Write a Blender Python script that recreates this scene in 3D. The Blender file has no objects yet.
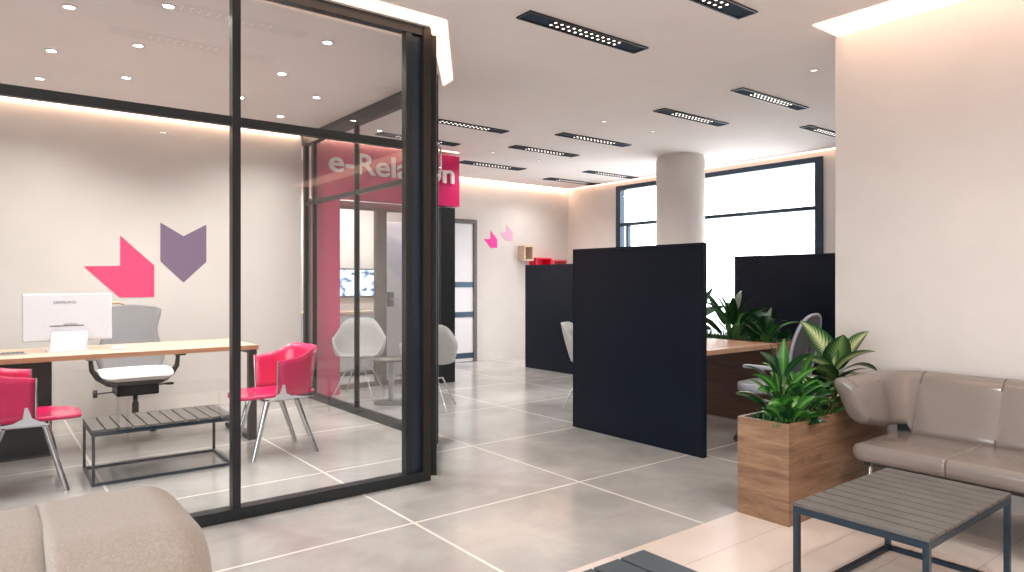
import bpy, bmesh, math, random
from math import sin, cos, pi, radians as RAD
from mathutils import Vector, Matrix
random.seed(7)
S = bpy.context.scene
COL = S.collection

# ------------------------------------------------------------------ materials
def lin(c):
    r = []
    for v in c[:3]:
        v /= 255.0
        r.append(v / 12.92 if v <= .04045 else ((v + .055) / 1.055) ** 2.4)
    return (*r, 1.0)

def newmat(name):
    m = bpy.data.materials.new(name); m.use_nodes = True
    nt = m.node_tree
    return m, nt, nt.nodes['Principled BSDF']

def N(nt, typ, **kw):
    n = nt.nodes.new(typ)
    for k, v in kw.items(): setattr(n, k, v)
    return n

def ramp(nt, fac, stops):
    r = N(nt, 'ShaderNodeValToRGB')
    el = r.color_ramp.elements
    while len(el) < len(stops): el.new(.5)
    for e, (p, c) in zip(el, stops):
        e.position = p; e.color = lin(c)
    nt.links.new(fac, r.inputs[0])
    return r.outputs[0]

def noise(nt, scale, detail=4, stretch=(1, 1, 1), rough=.55, coord='Object', dist=0.0):
    tc = N(nt, 'ShaderNodeTexCoord'); mp = N(nt, 'ShaderNodeMapping')
    mp.inputs['Scale'].default_value = stretch
    nt.links.new(tc.outputs[coord], mp.inputs[0])
    n = N(nt, 'ShaderNodeTexNoise')
    n.inputs['Scale'].default_value = scale; n.inputs['Detail'].default_value = detail
    n.inputs['Roughness'].default_value = rough; n.inputs['Distortion'].default_value = dist
    nt.links.new(mp.outputs[0], n.inputs['Vector'])
    return n.outputs[0]

def bump(nt, b, h, strength, dist=.01):
    bp = N(nt, 'ShaderNodeBump'); bp.inputs['Strength'].default_value = strength; bp.inputs['Distance'].default_value = dist
    nt.links.new(h, bp.inputs['Height']); nt.links.new(bp.outputs[0], b.inputs['Normal'])

def plain(name, c, rough=.5, metal=0, var=.04, scale=30, bmp=0, spec=.5, coat=0):
    m, nt, b = newmat(name)
    c1 = tuple(max(0, v * (1 - var)) for v in c); c2 = tuple(min(255, v * (1 + var)) for v in c)
    n = noise(nt, scale, 3)
    nt.links.new(ramp(nt, n, [(.3, c1), (.7, c2)]), b.inputs['Base Color'])
    b.inputs['Roughness'].default_value = rough; b.inputs['Metallic'].default_value = metal
    b.inputs['Specular IOR Level'].default_value = spec
    b.inputs['Coat Weight'].default_value = coat
    if bmp: bump(nt, b, n, bmp)
    return m

def emit(name, c, s):
    m, nt, b = newmat(name)
    b.inputs['Base Color'].default_value = (.8, .8, .8, 1)
    b.inputs['Emission Color'].default_value = (*c, 1); b.inputs['Emission Strength'].default_value = s
    return m

def glassmat(name, tint=(.955, .965, .965), boost=1.0):
    m, nt, b = newmat(name); nt.nodes.remove(b)
    out = nt.nodes['Material Output']
    tr = N(nt, 'ShaderNodeBsdfTransparent'); tr.inputs[0].default_value = (*tint, 1)
    gl = N(nt, 'ShaderNodeBsdfGlossy'); gl.inputs['Roughness'].default_value = 0.0
    gl.inputs[0].default_value = (boost, boost, boost, 1)
    fr = N(nt, 'ShaderNodeFresnel'); fr.inputs[0].default_value = 1.45
    mx = N(nt, 'ShaderNodeMixShader')
    ge = N(nt, 'ShaderNodeNewGeometry')
    fb = N(nt, 'ShaderNodeMath', operation='SUBTRACT'); fb.inputs[0].default_value = 1.0
    nt.links.new(ge.outputs['Backfacing'], fb.inputs[1])
    ff = N(nt, 'ShaderNodeMath', operation='MULTIPLY'); nt.links.new(fr.outputs[0], ff.inputs[0]); nt.links.new(fb.outputs[0], ff.inputs[1])
    f2 = N(nt, 'ShaderNodeMath', operation='MULTIPLY'); f2.inputs[1].default_value = 1.5; f2.use_clamp = True
    nt.links.new(ff.outputs[0], f2.inputs[0])
    nt.links.new(f2.outputs[0], mx.inputs[0]); nt.links.new(tr.outputs[0], mx.inputs[1]); nt.links.new(gl.outputs[0], mx.inputs[2])
    nt.links.new(mx.outputs[0], out.inputs[0])
    return m

def wood(name, c1, c2, c3, axis=0, rough=.4, scale=3.0):
    m, nt, b = newmat(name)
    st = [9, 9, 9]
    if isinstance(axis, tuple): st = list(axis)
    else: st[axis] = .8
    n = noise(nt, scale, 6, tuple(st), .6, dist=.6)
    n2 = noise(nt, scale * 9, 3, tuple(st))
    mx = N(nt, 'ShaderNodeMath', operation='MULTIPLY_ADD'); mx.inputs[1].default_value = .25
    nt.links.new(n2, mx.inputs[0])
    sc = N(nt, 'ShaderNodeMath', operation='MULTIPLY'); sc.inputs[1].default_value = .75
    nt.links.new(n, sc.inputs[0]); nt.links.new(sc.outputs[0], mx.inputs[2])
    nt.links.new(ramp(nt, mx.outputs[0], [(.32, c1), (.5, c2), (.68, c3)]), b.inputs['Base Color'])
    b.inputs['Roughness'].default_value = rough
    return m

def gridfac(nt, coord_out, period, offset, w):
    """1 on the joint lines of a grid along one coordinate"""
    a = N(nt, 'ShaderNodeMath', operation='SUBTRACT'); a.inputs[1].default_value = offset - period / 2
    d = N(nt, 'ShaderNodeMath', operation='DIVIDE'); d.inputs[1].default_value = period
    f = N(nt, 'ShaderNodeMath', operation='FRACT')
    s = N(nt, 'ShaderNodeMath', operation='SUBTRACT'); s.inputs[1].default_value = .5
    ab = N(nt, 'ShaderNodeMath', operation='ABSOLUTE')
    lt = N(nt, 'ShaderNodeMath', operation='LESS_THAN'); lt.inputs[1].default_value = w / 2 / period
    prev = coord_out
    for n in (a, d, f, s, ab, lt):
        nt.links.new(prev, n.inputs[0]); prev = n.outputs[0]
    return prev

def floormat(name, base, joint, px, ox, py, oy, w, rough, nscale=1.6):
    m, nt, b = newmat(name)
    tc = N(nt, 'ShaderNodeTexCoord'); sp = N(nt, 'ShaderNodeSeparateXYZ')
    nt.links.new(tc.outputs['Object'], sp.inputs[0])
    gx = gridfac(nt, sp.outputs[0], px, ox, w); gy = gridfac(nt, sp.outputs[1], py, oy, w)
    mxm = N(nt, 'ShaderNodeMath', operation='MAXIMUM')
    nt.links.new(gx, mxm.inputs[0]); nt.links.new(gy, mxm.inputs[1])
    n = noise(nt, nscale, 8, rough=.65, dist=.4)
    c1, c2, c3 = base
    col = ramp(nt, n, [(.3, c1), (.5, c2), (.7, c3)])
    mix = N(nt, 'ShaderNodeMix', data_type='RGBA')
    nt.links.new(mxm.outputs[0], mix.inputs[0]); nt.links.new(col, mix.inputs[6]); mix.inputs[7].default_value = lin(joint)
    nt.links.new(mix.outputs[2], b.inputs['Base Color'])
    rr = N(nt, 'ShaderNodeMath', operation='MULTIPLY_ADD'); rr.inputs[1].default_value = .12; rr.inputs[2].default_value = rough - .06
    nt.links.new(n, rr.inputs[0]); nt.links.new(rr.outputs[0], b.inputs['Roughness'])
    b.inputs['Specular IOR Level'].default_value = .65
    return m

def leafmat(name, edge, mid, vari=0.0):
    m, nt, b = newmat(name)
    tc = N(nt, 'ShaderNodeTexCoord'); sp = N(nt, 'ShaderNodeSeparateXYZ')
    nt.links.new(tc.outputs['UV'], sp.inputs[0])
    s = N(nt, 'ShaderNodeMath', operation='SUBTRACT'); s.inputs[1].default_value = .5
    ab = N(nt, 'ShaderNodeMath', operation='ABSOLUTE')
    nt.links.new(sp.outputs[1], s.inputs[0]); nt.links.new(s.outputs[0], ab.inputs[0])
    fac = ab.outputs[0]
    if vari:
        # herringbone veins: bands along u, slanted with |v|
        k = N(nt, 'ShaderNodeMath', operation='MULTIPLY_ADD'); k.inputs[1].default_value = -.55
        nt.links.new(ab.outputs[0], k.inputs[0]); nt.links.new(sp.outputs[0], k.inputs[2])
        w = N(nt, 'ShaderNodeMath', operation='MULTIPLY'); w.inputs[1].default_value = 75
        nt.links.new(k.outputs[0], w.inputs[0])
        sn = N(nt, 'ShaderNodeMath', operation='SINE'); nt.links.new(w.outputs[0], sn.inputs[0])
        ad = N(nt, 'ShaderNodeMath', operation='MULTIPLY_ADD'); ad.inputs[1].default_value = vari
        nt.links.new(sn.outputs[0], ad.inputs[0]); nt.links.new(ab.outputs[0], ad.inputs[2])
        fac = ad.outputs[0]
    nt.links.new(ramp(nt, fac, [(.02, mid), (.22 if vari else .1, tuple((a + c) / 2 for a, c in zip(mid, edge))), (.38 if vari else .3, edge)]), b.inputs['Base Color'])
    b.inputs['Roughness'].default_value = .35
    return m

M = {}
def mats():
    M['wall'] = plain('wall_paint', (209, 203, 198), .85, var=.012, scale=3)
    M['ceil'] = plain('ceiling_paint', (240, 234, 231), .9, var=.008, scale=2)
    M['floor'] = floormat('grey_stone_tile', ((160, 158, 156), (177, 175, 172), (191, 189, 185)), (236, 229, 223), 1.22, 1.84, 1.225, 3.22, .017, .17)
    M['cream'] = floormat('cream_floor_board', ((214, 200, 190), (222, 209, 200), (229, 217, 208)), (190, 172, 162), 1.6, 2.35, .28, 1.98, .005, .34, 2.5)
    M['dark'] = plain('charcoal_metal', (45, 48, 51), .42, .3, .05)
    M['frame'] = plain('anthracite_frame', (42, 47, 50), .35, .4, .05)
    M['seal'] = plain('blue_black_frame', (46, 62, 76), .3, .5, .05)
    M['bronze'] = plain('brown_black_frame', (50, 47, 44), .35, .4, .05)
    M['navy'] = plain('blue_black_panel', (10, 20, 32), .34, 0, .08, 4, spec=.22)
    M['glass'] = glassmat('clear_glass')
    M['frost'] = plain('frosted_glass', (214, 212, 214), .35, 0, .01)
    M['magenta'] = plain('magenta_lacquer', (200, 12, 96), .38, 0, .02)
    M['white'] = plain('white_plastic', (205, 206, 213), .3, 0, .01)
    M['letter'] = plain('white_letter', (238, 232, 232), .4, 0, .01)
    M['pink'] = plain('pink_plastic', (206, 26, 92), .22, 0, .03, coat=.3)
    M['decalpink'] = plain('pink_film', (222, 62, 112), .5, 0, .02)
    M['decalpurple'] = plain('purple_film', (114, 95, 122), .5, 0, .02)
    M['decalmag'] = plain('magenta_film', (236, 10, 150), .5, 0, .02)
    M['decalpale'] = plain('pale_pink_film', (214, 160, 190), .5, 0, .02)
    M['chrome'] = plain('chrome', (200, 202, 206), .12, 1.0, .01)
    M['steel'] = plain('brushed_steel', (176, 178, 182), .28, 1.0, .03)
    M['oak'] = wood('pale_oak', (186, 160, 138), (204, 180, 158), (215, 194, 174), 0)
    M['oakedge'] = wood('oak_edge', (160, 116, 84), (178, 134, 100), (190, 148, 114), 0)
    M['walnut'] = wood('walnut_veneer', (100, 74, 55), (140, 108, 83), (168, 135, 107), (1.1, 1.1, 9), .42, 2.2)
    M['walnuty'] = wood('walnut_veneer_y', (104, 72, 50), (140, 102, 74), (168, 128, 98), 1, .42, 2.2)
    M['desk_r'] = wood('brown_desk_top', (176, 132, 102), (200, 156, 124), (212, 172, 142), 0, .35)
    M['brown'] = wood('dark_brown_panel', (66, 46, 36), (84, 60, 47), (98, 72, 56), 1, .45)
    M['leather'] = plain('taupe_leather', (124, 115, 109), .24, 0, .015, 60, .012, .6, coat=.35)
    M['seam'] = plain('taupe_stitching', (104, 92, 84), .6)
    M['fabric'] = fabric('beige_weave')
    M['fseam'] = plain('beige_piping', (120, 106, 96), .9)
    M['slat'] = plain('grey_slat', (92, 89, 86), .55, 0, .08, 14)
    M['slatblue'] = plain('slate_slat', (62, 72, 78), .5, 0, .06, 14)
    M['tub'] = plain('grey_shell', (182, 182, 180), .5, 0, .02)
    M['tubdark'] = plain('grey_cushion', (150, 150, 152), .7, 0, .05, 60)
    M['meshback'] = plain('grey_mesh_fabric', (132, 132, 135), .75, 0, .06, 200)
    M['seatpad'] = plain('pale_seat_fabric', (226, 224, 224), .7, 0, .03, 90)
    M['black'] = plain('black_plastic', (26, 27, 30), .45, 0, .05)
    M['soil'] = plain('dark_soil', (44, 34, 26), .95, 0, .35, 60, .5)
    M['leaf'] = leafmat('green_leaf', (34, 94, 32), (104, 158, 66))
    M['leafdark'] = leafmat('deep_green_leaf', (12, 58, 28), (30, 88, 42))
    M['vari'] = leafmat('variegated_leaf', (30, 78, 34), (222, 228, 168), .10)
    M['vari2'] = leafmat('dark_variegated_leaf', (22, 56, 28), (128, 158, 92), .06)
    M['grass'] = leafmat('grass_blade', (20, 84, 44), (40, 120, 58))
    M['stem'] = plain('green_stem', (92, 128, 60), .5)
    M['greyback'] = plain('grey_chair_shell', (88, 90, 97), .5, 0, .03)
    M['greyrim'] = plain('pale_grey_rim', (168, 170, 178), .4, 0, .02)
    M['dots'] = emit('lamp_dots', (1, .93, .86), 2.6)
    M['spot'] = emit('downlight_lens', (1, .96, .92), 60)
    M['spot_dim'] = emit('downlight_lens_dim', (1, .95, .9), 2)
    M['cove'] = emit('warm_cove_light', (1, .60, .40), 2.6)
    M['cove_thin'] = emit('warm_cove_thin', (1, .66, .46), 9)
    M['tray'] = plain('blue_grey_tray', (46, 62, 76), .85, 0, .04, spec=.2)
    M['louvre'] = plain('brown_louvre', (40, 33, 30), .8, 0, .05)
    M['ringmat'] = plain('white_trim_ring', (200, 196, 194), .4, 0, .01)
    M['paleboxin'] = wood('pale_box', (196, 174, 150), (208, 188, 166), (216, 198, 178), 0)
    M['redbox'] = plain('red_box', (226, 12, 66), .4)
    M['pinkbox'] = plain('salmon_box', (224, 110, 120), .5)
    M['tan'] = plain('tan_wood', (206, 164, 130), .5)
    M['ink'] = plain('grey_ink', (84, 84, 88), .6)
    M['paper'] = plain('white_paper', (240, 240, 240), .8, 0, .01)

def fabric(name):
    m, nt, b = newmat(name)
    n = noise(nt, 420, 2); n2 = noise(nt, 150, 3)
    mx = N(nt, 'ShaderNodeMath', operation='MULTIPLY_ADD'); mx.inputs[1].default_value = .5
    h = N(nt, 'ShaderNodeMath', operation='MULTIPLY'); h.inputs[1].default_value = .5
    nt.links.new(n2, h.inputs[0]); nt.links.new(n, mx.inputs[0]); nt.links.new(h.outputs[0], mx.inputs[2])
    nt.links.new(ramp(nt, mx.outputs[0], [(.3, (140, 130, 122)), (.5, (155, 145, 136)), (.7, (168, 159, 150))]), b.inputs['Base Color'])
    b.inputs['Roughness'].default_value = .95; b.inputs['Sheen Weight'].default_value = .25
    bump(nt, b, n, .35, .004)
    return m

def screenmat():
    m, nt, b = newmat('tv_screen')
    tc = N(nt, 'ShaderNodeTexCoord'); mp = N(nt, 'ShaderNodeMapping'); mp.inputs['Scale'].default_value = (6, 1, 9)
    nt.links.new(tc.outputs['Object'], mp.inputs[0])
    n = N(nt, 'ShaderNodeTexNoise'); n.inputs['Scale'].default_value = 1.3; n.inputs['Detail'].default_value = 1
    nt.links.new(mp.outputs[0], n.inputs[0])
    c = ramp(nt, n.outputs[0], [(.34, (40, 44, 70)), (.44, (150, 190, 240)), (.52, (250, 250, 255)), (.66, (255, 205, 200))])
    nt.links.new(c, b.inputs['Emission Color']); b.inputs['Emission Strength'].default_value = 2.2
    b.inputs['Base Color'].default_value = (.02, .02, .02, 1)
    return m
mats()
M['screen'] = screenmat()

# ------------------------------------------------------------------ mesh builder
class MB:
    def __init__(s): s.v = []; s.f = []; s.uv = {}; s.sm = []; s.mi = []
    def add(s, vs, fs, smooth=False, mi=0, uvs=None):
        o = len(s.v); s.v += [tuple(p) for p in vs]
        for i, f in enumerate(fs):
            if uvs: s.uv[len(s.f)] = [uvs[j] for j in f]
            s.f.append(tuple(o + j for j in f)); s.sm.append(smooth); s.mi.append(mi)
        return s
    def frombm(s, bm, smooth=False, mi=0):
        bm.verts.index_update()
        s.add([v.co[:] for v in bm.verts], [[v.index for v in f.verts] for f in bm.faces], smooth, mi); bm.free(); return s
    def box(s, x0, x1, y0, y1, z0, z1, bev=0, seg=2, mi=0, mat=None):
        bm = bmesh.new(); bmesh.ops.create_cube(bm, size=1)
        for v in bm.verts:
            v.co = Vector((x0 + (v.co.x + .5) * (x1 - x0), y0 + (v.co.y + .5) * (y1 - y0), z0 + (v.co.z + .5) * (z1 - z0)))
        if bev: bmesh.ops.bevel(bm, geom=bm.edges[:], offset=bev, segments=seg, profile=.5, affect='EDGES')
        if mat is not None: bm.transform(mat)
        return s.frombm(bm, False, mi)
    def obox(s, p0, p1, w, z0, z1, mi=0, bev=0):
        """a box along the floor-plan segment p0-p1, w wide"""
        d = Vector((p1[0] - p0[0], p1[1] - p0[1])); L = d.length; a = math.atan2(d.y, d.x)
        return s.box(0, L, -w / 2, w / 2, z0, z1, bev, 2, mi, Matrix.Translation((p0[0], p0[1], 0)) @ Matrix.Rotation(a, 4, 'Z'))
    def tube(s, pts, r, n=10, smooth=True, mi=0):
        pts = [Vector(p) for p in pts]; rs = r if isinstance(r, (list, tuple)) else [r] * len(pts)
        rings = []; prev = None
        for i, p in enumerate(pts):
            t = (pts[min(i + 1, len(pts) - 1)] - pts[max(i - 1, 0)]).normalized()
            if prev is None:
                u = t.orthogonal().normalized()
            else:
                u = (prev - t * prev.dot(t)).normalized()
            prev = u; w = t.cross(u)
            rings.append([p + (u * cos(2 * pi * k / n) + w * sin(2 * pi * k / n)) * rs[i] for k in range(n)])
        return s.loft(rings, True, True, smooth, mi)
    def loft(s, rings, closed=True, caps=True, smooth=True, mi=0, uvs=False):
        n = len(rings[0]); vs = [p for r in rings for p in r]; fs = []
        for i in range(len(rings) - 1):
            for k in range(n if closed else n - 1):
                a = i * n + k; b = i * n + (k + 1) % n
                fs.append((a, b, b + n, a + n))
        s.add(vs, fs, smooth, mi)
        if caps and closed:
            s.add(rings[0], [tuple(reversed(range(n)))], False, mi); s.add(rings[-1], [tuple(range(n))], False, mi)
        return s
    def lathe(s, prof, c=(0, 0, 0), n=24, smooth=True, mi=0):
        rings = [[Vector((c[0] + r * cos(2 * pi * k / n), c[1] + r * sin(2 * pi * k / n), c[2] + z)) for k in range(n)] for r, z in prof]
        return s.loft(rings, True, True, smooth, mi)
    def prism(s, poly, fn, t0, t1, mi=0):
        """polygon in (a,b), extruded t0..t1, fn maps (a,b,t) to xyz"""
        n = len(poly); a = [fn(p[0], p[1], t0) for p in poly]; b = [fn(p[0], p[1], t1) for p in poly]
        s.add(a + b, [tuple(range(n)), tuple(reversed(range(n, 2 * n)))] + [((k + 1) % n, k, k + n, (k + 1) % n + n) for k in range(n)], False, mi)
        return s
    def build(s, name, mat, parent=None, matrix=None, solid=0, recalc=True, merge=False):
        me = bpy.data.meshes.new(name); me.from_pydata(s.v, [], s.f)
        ml = mat if isinstance(mat, (list, tuple)) else [mat]
        for m in ml: me.materials.append(m)
        for i, p in enumerate(me.polygons): p.use_smooth = s.sm[i]; p.material_index = s.mi[i]
        if s.uv:
            uvl = me.uv_layers.new(name='UVMap')
            for i, p in enumerate(me.polygons):
                if i in s.uv:
                    for li, u in zip(p.loop_indices, s.uv[i]): uvl.data[li].uv = u
        if recalc or solid or merge:
            bm = bmesh.new(); bm.from_mesh(me)
            if merge: bmesh.ops.remove_doubles(bm, verts=bm.verts[:], dist=1e-5)
            if recalc: bmesh.ops.recalc_face_normals(bm, faces=bm.faces[:])
            if solid: bmesh.ops.solidify(bm, geom=bm.faces[:], thickness=solid)
            bm.to_mesh(me); bm.free()
        if matrix is not None: me.transform(matrix)
        o = bpy.data.objects.new(name, me); COL.objects.link(o)
        if parent is not None: o.parent = parent
        return o

def tag(o, label=None, cat=None, group=None, kind=None):
    for k, v in (('label', label), ('category', cat), ('group', group), ('kind', kind)):
        if v: o[k] = v
    return o
def thing(name, label, cat, loc=(0, 0, 0), rz=0, group=None):
    o = bpy.data.objects.new(name, None); COL.objects.link(o)
    o.location = loc; o.rotation_euler = (0, 0, rz); o.empty_display_size = .1
    return tag(o, label, cat, group)
def kids(o): return [c for c in COL.objects if c.parent == o]
def dup(o, loc, rz, label, parent=None):
    c = o.copy(); COL.objects.link(c)
    if parent is not None: c.parent = parent
    else: c.location = loc; c.rotation_euler = (0, 0, rz); c['label'] = label
    for ch in kids(o): dup(ch, None, None, None, c)
    return c
def struct(o, label=None): return tag(o, label, None, None, 'structure')
def sstep(a, b, x):
    t = max(0, min(1, (x - a) / (b - a))); return t * t * (3 - 2 * t)

# ------------------------------------------------------------------ constants of the place
CZ = 2.95           # ceiling height
WL = 7.60           # office wall plane
WB = 9.15           # back wall plane
WX = 8.42           # window wall plane
WR = 4.56           # wall behind the leather sofa
GY = 3.88           # glass front of the office
GX = 2.92           # glass side of the office

# ------------------------------------------------------------------ room shell
struct(MB().box(-4, WX, 2.26, WB, -.1, 0).build('floor', M['floor']), 'grey stone tile floor with pale joints')
struct(MB().box(-4, WR, -4, 2.26, -.1, 0).build('floor_lounge', M['cream']), 'cream board floor of the lounge')
struct(MB().box(-4.2, WX + .3, -4.2, WB + .2, CZ, CZ + .15).build('ceiling', M['ceil']), 'pale ceiling')
struct(MB().box(-4, 2.88, WL, WL + .15, 0, CZ).build('wall_office', M['wall']), 'cream wall of the glass office')
vy0, vy1, vz0, vz1 = -3.6, 3.4, .12, 2.75
struct(MB().box(-4.2, -4, -4.2, vy0, 0, CZ).box(-4.2, -4, vy1, WL + .15, 0, CZ).box(-4.2, -4, vy0, vy1, 0, vz0).box(-4.2, -4, vy0, vy1, vz1, CZ).build('wall_west', M['wall']))
w2 = thing('added_window', None, None); w2['kind'] = 'structure'  # window added in the unseen wall to let daylight fill the lounge
f2 = MB().box(-4.1, -4.0, vy0, vy0 + .06, vz0, vz1).box(-4.1, -4.0, vy1 - .06, vy1, vz0, vz1).box(-4.1, -4, vy0 + .06, vy1 - .06, vz0, vz0 + .06).box(-4.1, -4, vy0 + .06, vy1 - .06, vz1 - .06, vz1)
f2.build('window_frame', M['frame'], w2)
MB().box(-4.09, -4.02, -.13, -.07, vz0 + .06, vz1 - .06).build('window_mullion', M['frame'], w2)
MB().box(-4.06, -4.05, vy0 + .06, -.13, vz0 + .06, vz1 - .06).build('window_pane', M['glass'], w2)
MB().box(-4.06, -4.05, -.07, vy1 - .06, vz0 + .06, vz1 - .06).build('window_pane', M['glass'], w2)
struct(MB().box(-4, WR, -4.2, -4, 0, CZ).build('wall_south', M['wall']))
struct(MB().box(2.73, 2.88, WL + .15, WB, 0, CZ).build('wall_portal_side', M['wall']))
struct(MB().box(2.73, WX + .25, WB, WB + .15, 0, CZ).build('wall_back', M['wall']), 'cream back wall with arrow logos')
struct(MB().box(WR, WR + .25, -4, 2.30, 0, CZ).build('wall_right', M['wall']), 'cream wall behind the leather sofa')
struct(MB().box(WR + .25, WX + .25, 2.1, 2.3, 0, CZ).build('wall_far', M['wall']))
wy0, wy1, wz0, wz1 = 4.4, 7.95, .35, 2.88
mb = MB().box(WX, WX + .25, 2.3, wy0, 0, CZ).box(WX, WX + .25, wy1, WB, 0, CZ).box(WX, WX + .25, wy0, wy1, 0, wz0).box(WX, WX + .25, wy0, wy1, wz1, CZ)
struct(mb.build('wall_window', M['wall']), 'cream wall around the big window')
# window
w = thing('window_1', None, None); w['kind'] = 'structure'; w['label'] = 'large dark framed window behind the round column'
fr = MB()
fx0, fx1 = WX - .03, WX + .07
fr.box(fx0, fx1, wy0, wy0 + .10, wz0, wz1).box(fx0, fx1, wy1 - .10, wy1, wz0, wz1)
fr.box(fx0, fx1, wy0 + .1, wy1 - .1, wz1 - .07, wz1).box(fx0, fx1, wy0 + .1, wy1 - .1, wz0, wz0 + .08)
fr.build('window_frame', M['seal'], w)
MB().box(fx0 + .01, fx1, wy0 + .1, wy1 - .1, 2.21, 2.26).build('window_transom', M['seal'], w)
MB().box(fx0 + .02, fx1, 7.70, 7.74, wz0 + .08, 2.21).build('window_mullion', M['seal'], w)
MB().box(WX + .01, WX + .02, wy0 + .1, 7.70, wz0 + .08, 2.21).build('window_pane', M['glass'], w)
MB().box(WX + .01, WX + .02, 7.74, wy1 - .1, wz0 + .08, 2.21).build('window_pane', M['glass'], w)
MB().box(WX + .01, WX + .02, wy0 + .1, wy1 - .1, 2.26, wz1 - .07).build('window_pane', M['glass'], w)
# column
struct(MB().lathe([(.315, 0), (.315, 2.90), (.302, 2.905), (.302, CZ)], (7.33, 5.78, 0), 48).build('column', M['wall']), 'round cream column before the window')
# back door
d = thing('door_1', None, None); d['kind'] = 'structure'; d['label'] = 'frosted glass door with dark crossbars in the back wall'
dx0, dx1 = 5.45, 6.36
MB().box(dx0, dx0 + .07, WB - .06, WB, 0, 2.29).box(dx1 - .06, dx1, WB - .06, WB, 0, 2.29).box(dx0 + .07, dx1 - .06, WB - .06, WB, 2.22, 2.29).build('door_frame', M['slat'], d)
leaf = MB().box(dx0 + .07, dx1 - .06, WB - .035, WB - .005, .01, 2.22).build('door_pane', M['frost'], d)
for z in (1.20, .72, .06):
    MB().box(dx0 + .07, dx1 - .06, WB - .045, WB - .034, z, z + .085).build('door_bar', M['seal'], d)

# ------------------------------------------------------------------ ceiling lights
def strip(x0, x1, y0, y1, label):
    cx, cy = (x0 + x1) / 2, (y0 + y1) / 2; L, W = x1 - x0, y1 - y0
    t = thing('ceiling_strip_light', label, 'ceiling light', (cx, cy, CZ), 0, 'dark perforated strip lights')
    fr = MB()
    for a in ((-L / 2, L / 2, -W / 2, -W / 2 + .012), (-L / 2, L / 2, W / 2 - .012, W / 2), (-L / 2, -L / 2 + .012, -W / 2 + .012, W / 2 - .012), (L / 2 - .012, L / 2, -W / 2 + .012, W / 2 - .012)):
        fr.box(*a, -.012, -.001)
    fr.build('trim_frame', M['black'], t)
    MB().box(-L / 2 + .012, L / 2 - .012, -W / 2 + .012, W / 2 - .012, -.005, -.001).build('tray', M['tray'], t)
    a, b = -L * .27, L * .27
    lv = MB().box(a - .02, b + .02, -W * .33, W * .33, -.008, -.0052).build('louvre', M['louvre'], t)
    first = None
    for i in range(12):
        for yy in (-W * .17, W * .17):
            if first is None:
                first = o = MB().lathe([(.0095, -.0095), (.0095, -.0081)], (0, 0, 0), 8, False).build('lamp', M['dots'], lv)
            else:
                o = first.copy(); COL.objects.link(o); o.parent = lv
            o.location = (a + (b - a) * i / 11, yy, 0)
ST = [
 (2.64, 3.72, 3.21, 3.35, 'dark strip light in ceiling nearest the glowing corner of the glass office'),
 (2.66, 3.75, 2.37, 2.51, 'dark strip light cut off by the top edge of the photo'),
 (5.12, 6.20, 3.38, 3.50, 'dark strip light in ceiling above the rightmost navy screen'),
 (5.14, 6.18, 4.24, 4.38, 'dark strip light just above and right of the round column top'),
 (5.10, 6.21, 5.62, 5.77, 'dark strip light left of the round column top, upper one of the middle rows'),
 (3.50, 4.58, 5.93, 6.07, 'dark strip light right above the magenta sign end, first beyond the glass office'),
 (5.12, 6.18, 6.50, 6.66, 'dark strip light in mid ceiling, one row behind the strip left of the column'),
 (5.22, 6.31, 7.76, 7.96, 'dark strip light in ceiling above the back wall arrow logos'),
 (7.16, 8.24, 7.32, 7.48, 'small far strip light beside the left end of the window'),
 (7.16, 8.28, 8.20, 8.40, 'farthest strip light, by the corner of back wall and window wall'),
 (6.92, 8.00, 3.76, 3.88, 'strip light partly hidden by the wall edge behind the leather sofa'),
 (3.50, 4.55, 6.85, 7.00, 'dark strip light half hidden by the glass office corner, above the magenta board'),
 (.66, 1.72, 2.55, 2.69, 'strip light over the lounge, mirrored in the glass office front'),
 (.66, 1.72, 3.22, 3.36, 'strip light over the glass front sill, mirrored in the office glass'),
]
for a in ST: strip(*a)
def spot(x, y, label, r=.042, dim=False, watt=47):
    t = thing('downlight', label, 'ceiling light', (x, y, CZ), 0, 'small round downlights')
    MB().lathe([(r, -.001), (r * 1.25, -.001), (r * 1.25, -.006), (r, -.009), (r, -.001)], (0, 0, 0), 20).build('trim_ring', M['ringmat'], t)
    MB().lathe([(r * .95, -.001), (r * .95, -.004)], (0, 0, 0), 20, False).build('lens', M['spot_dim' if dim else 'spot'], t)
    if watt:
        li = bpy.data.lights.new('downlight_beam', 'SPOT'); li.energy = watt; li.spot_size = RAD(142); li.spot_blend = .8; li.shadow_soft_size = .025; li.color = (1, .95, .9)
        lo = bpy.data.objects.new('downlight_beam', li); COL.objects.link(lo); lo.parent = t; lo.location = (0, 0, -.035)
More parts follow.
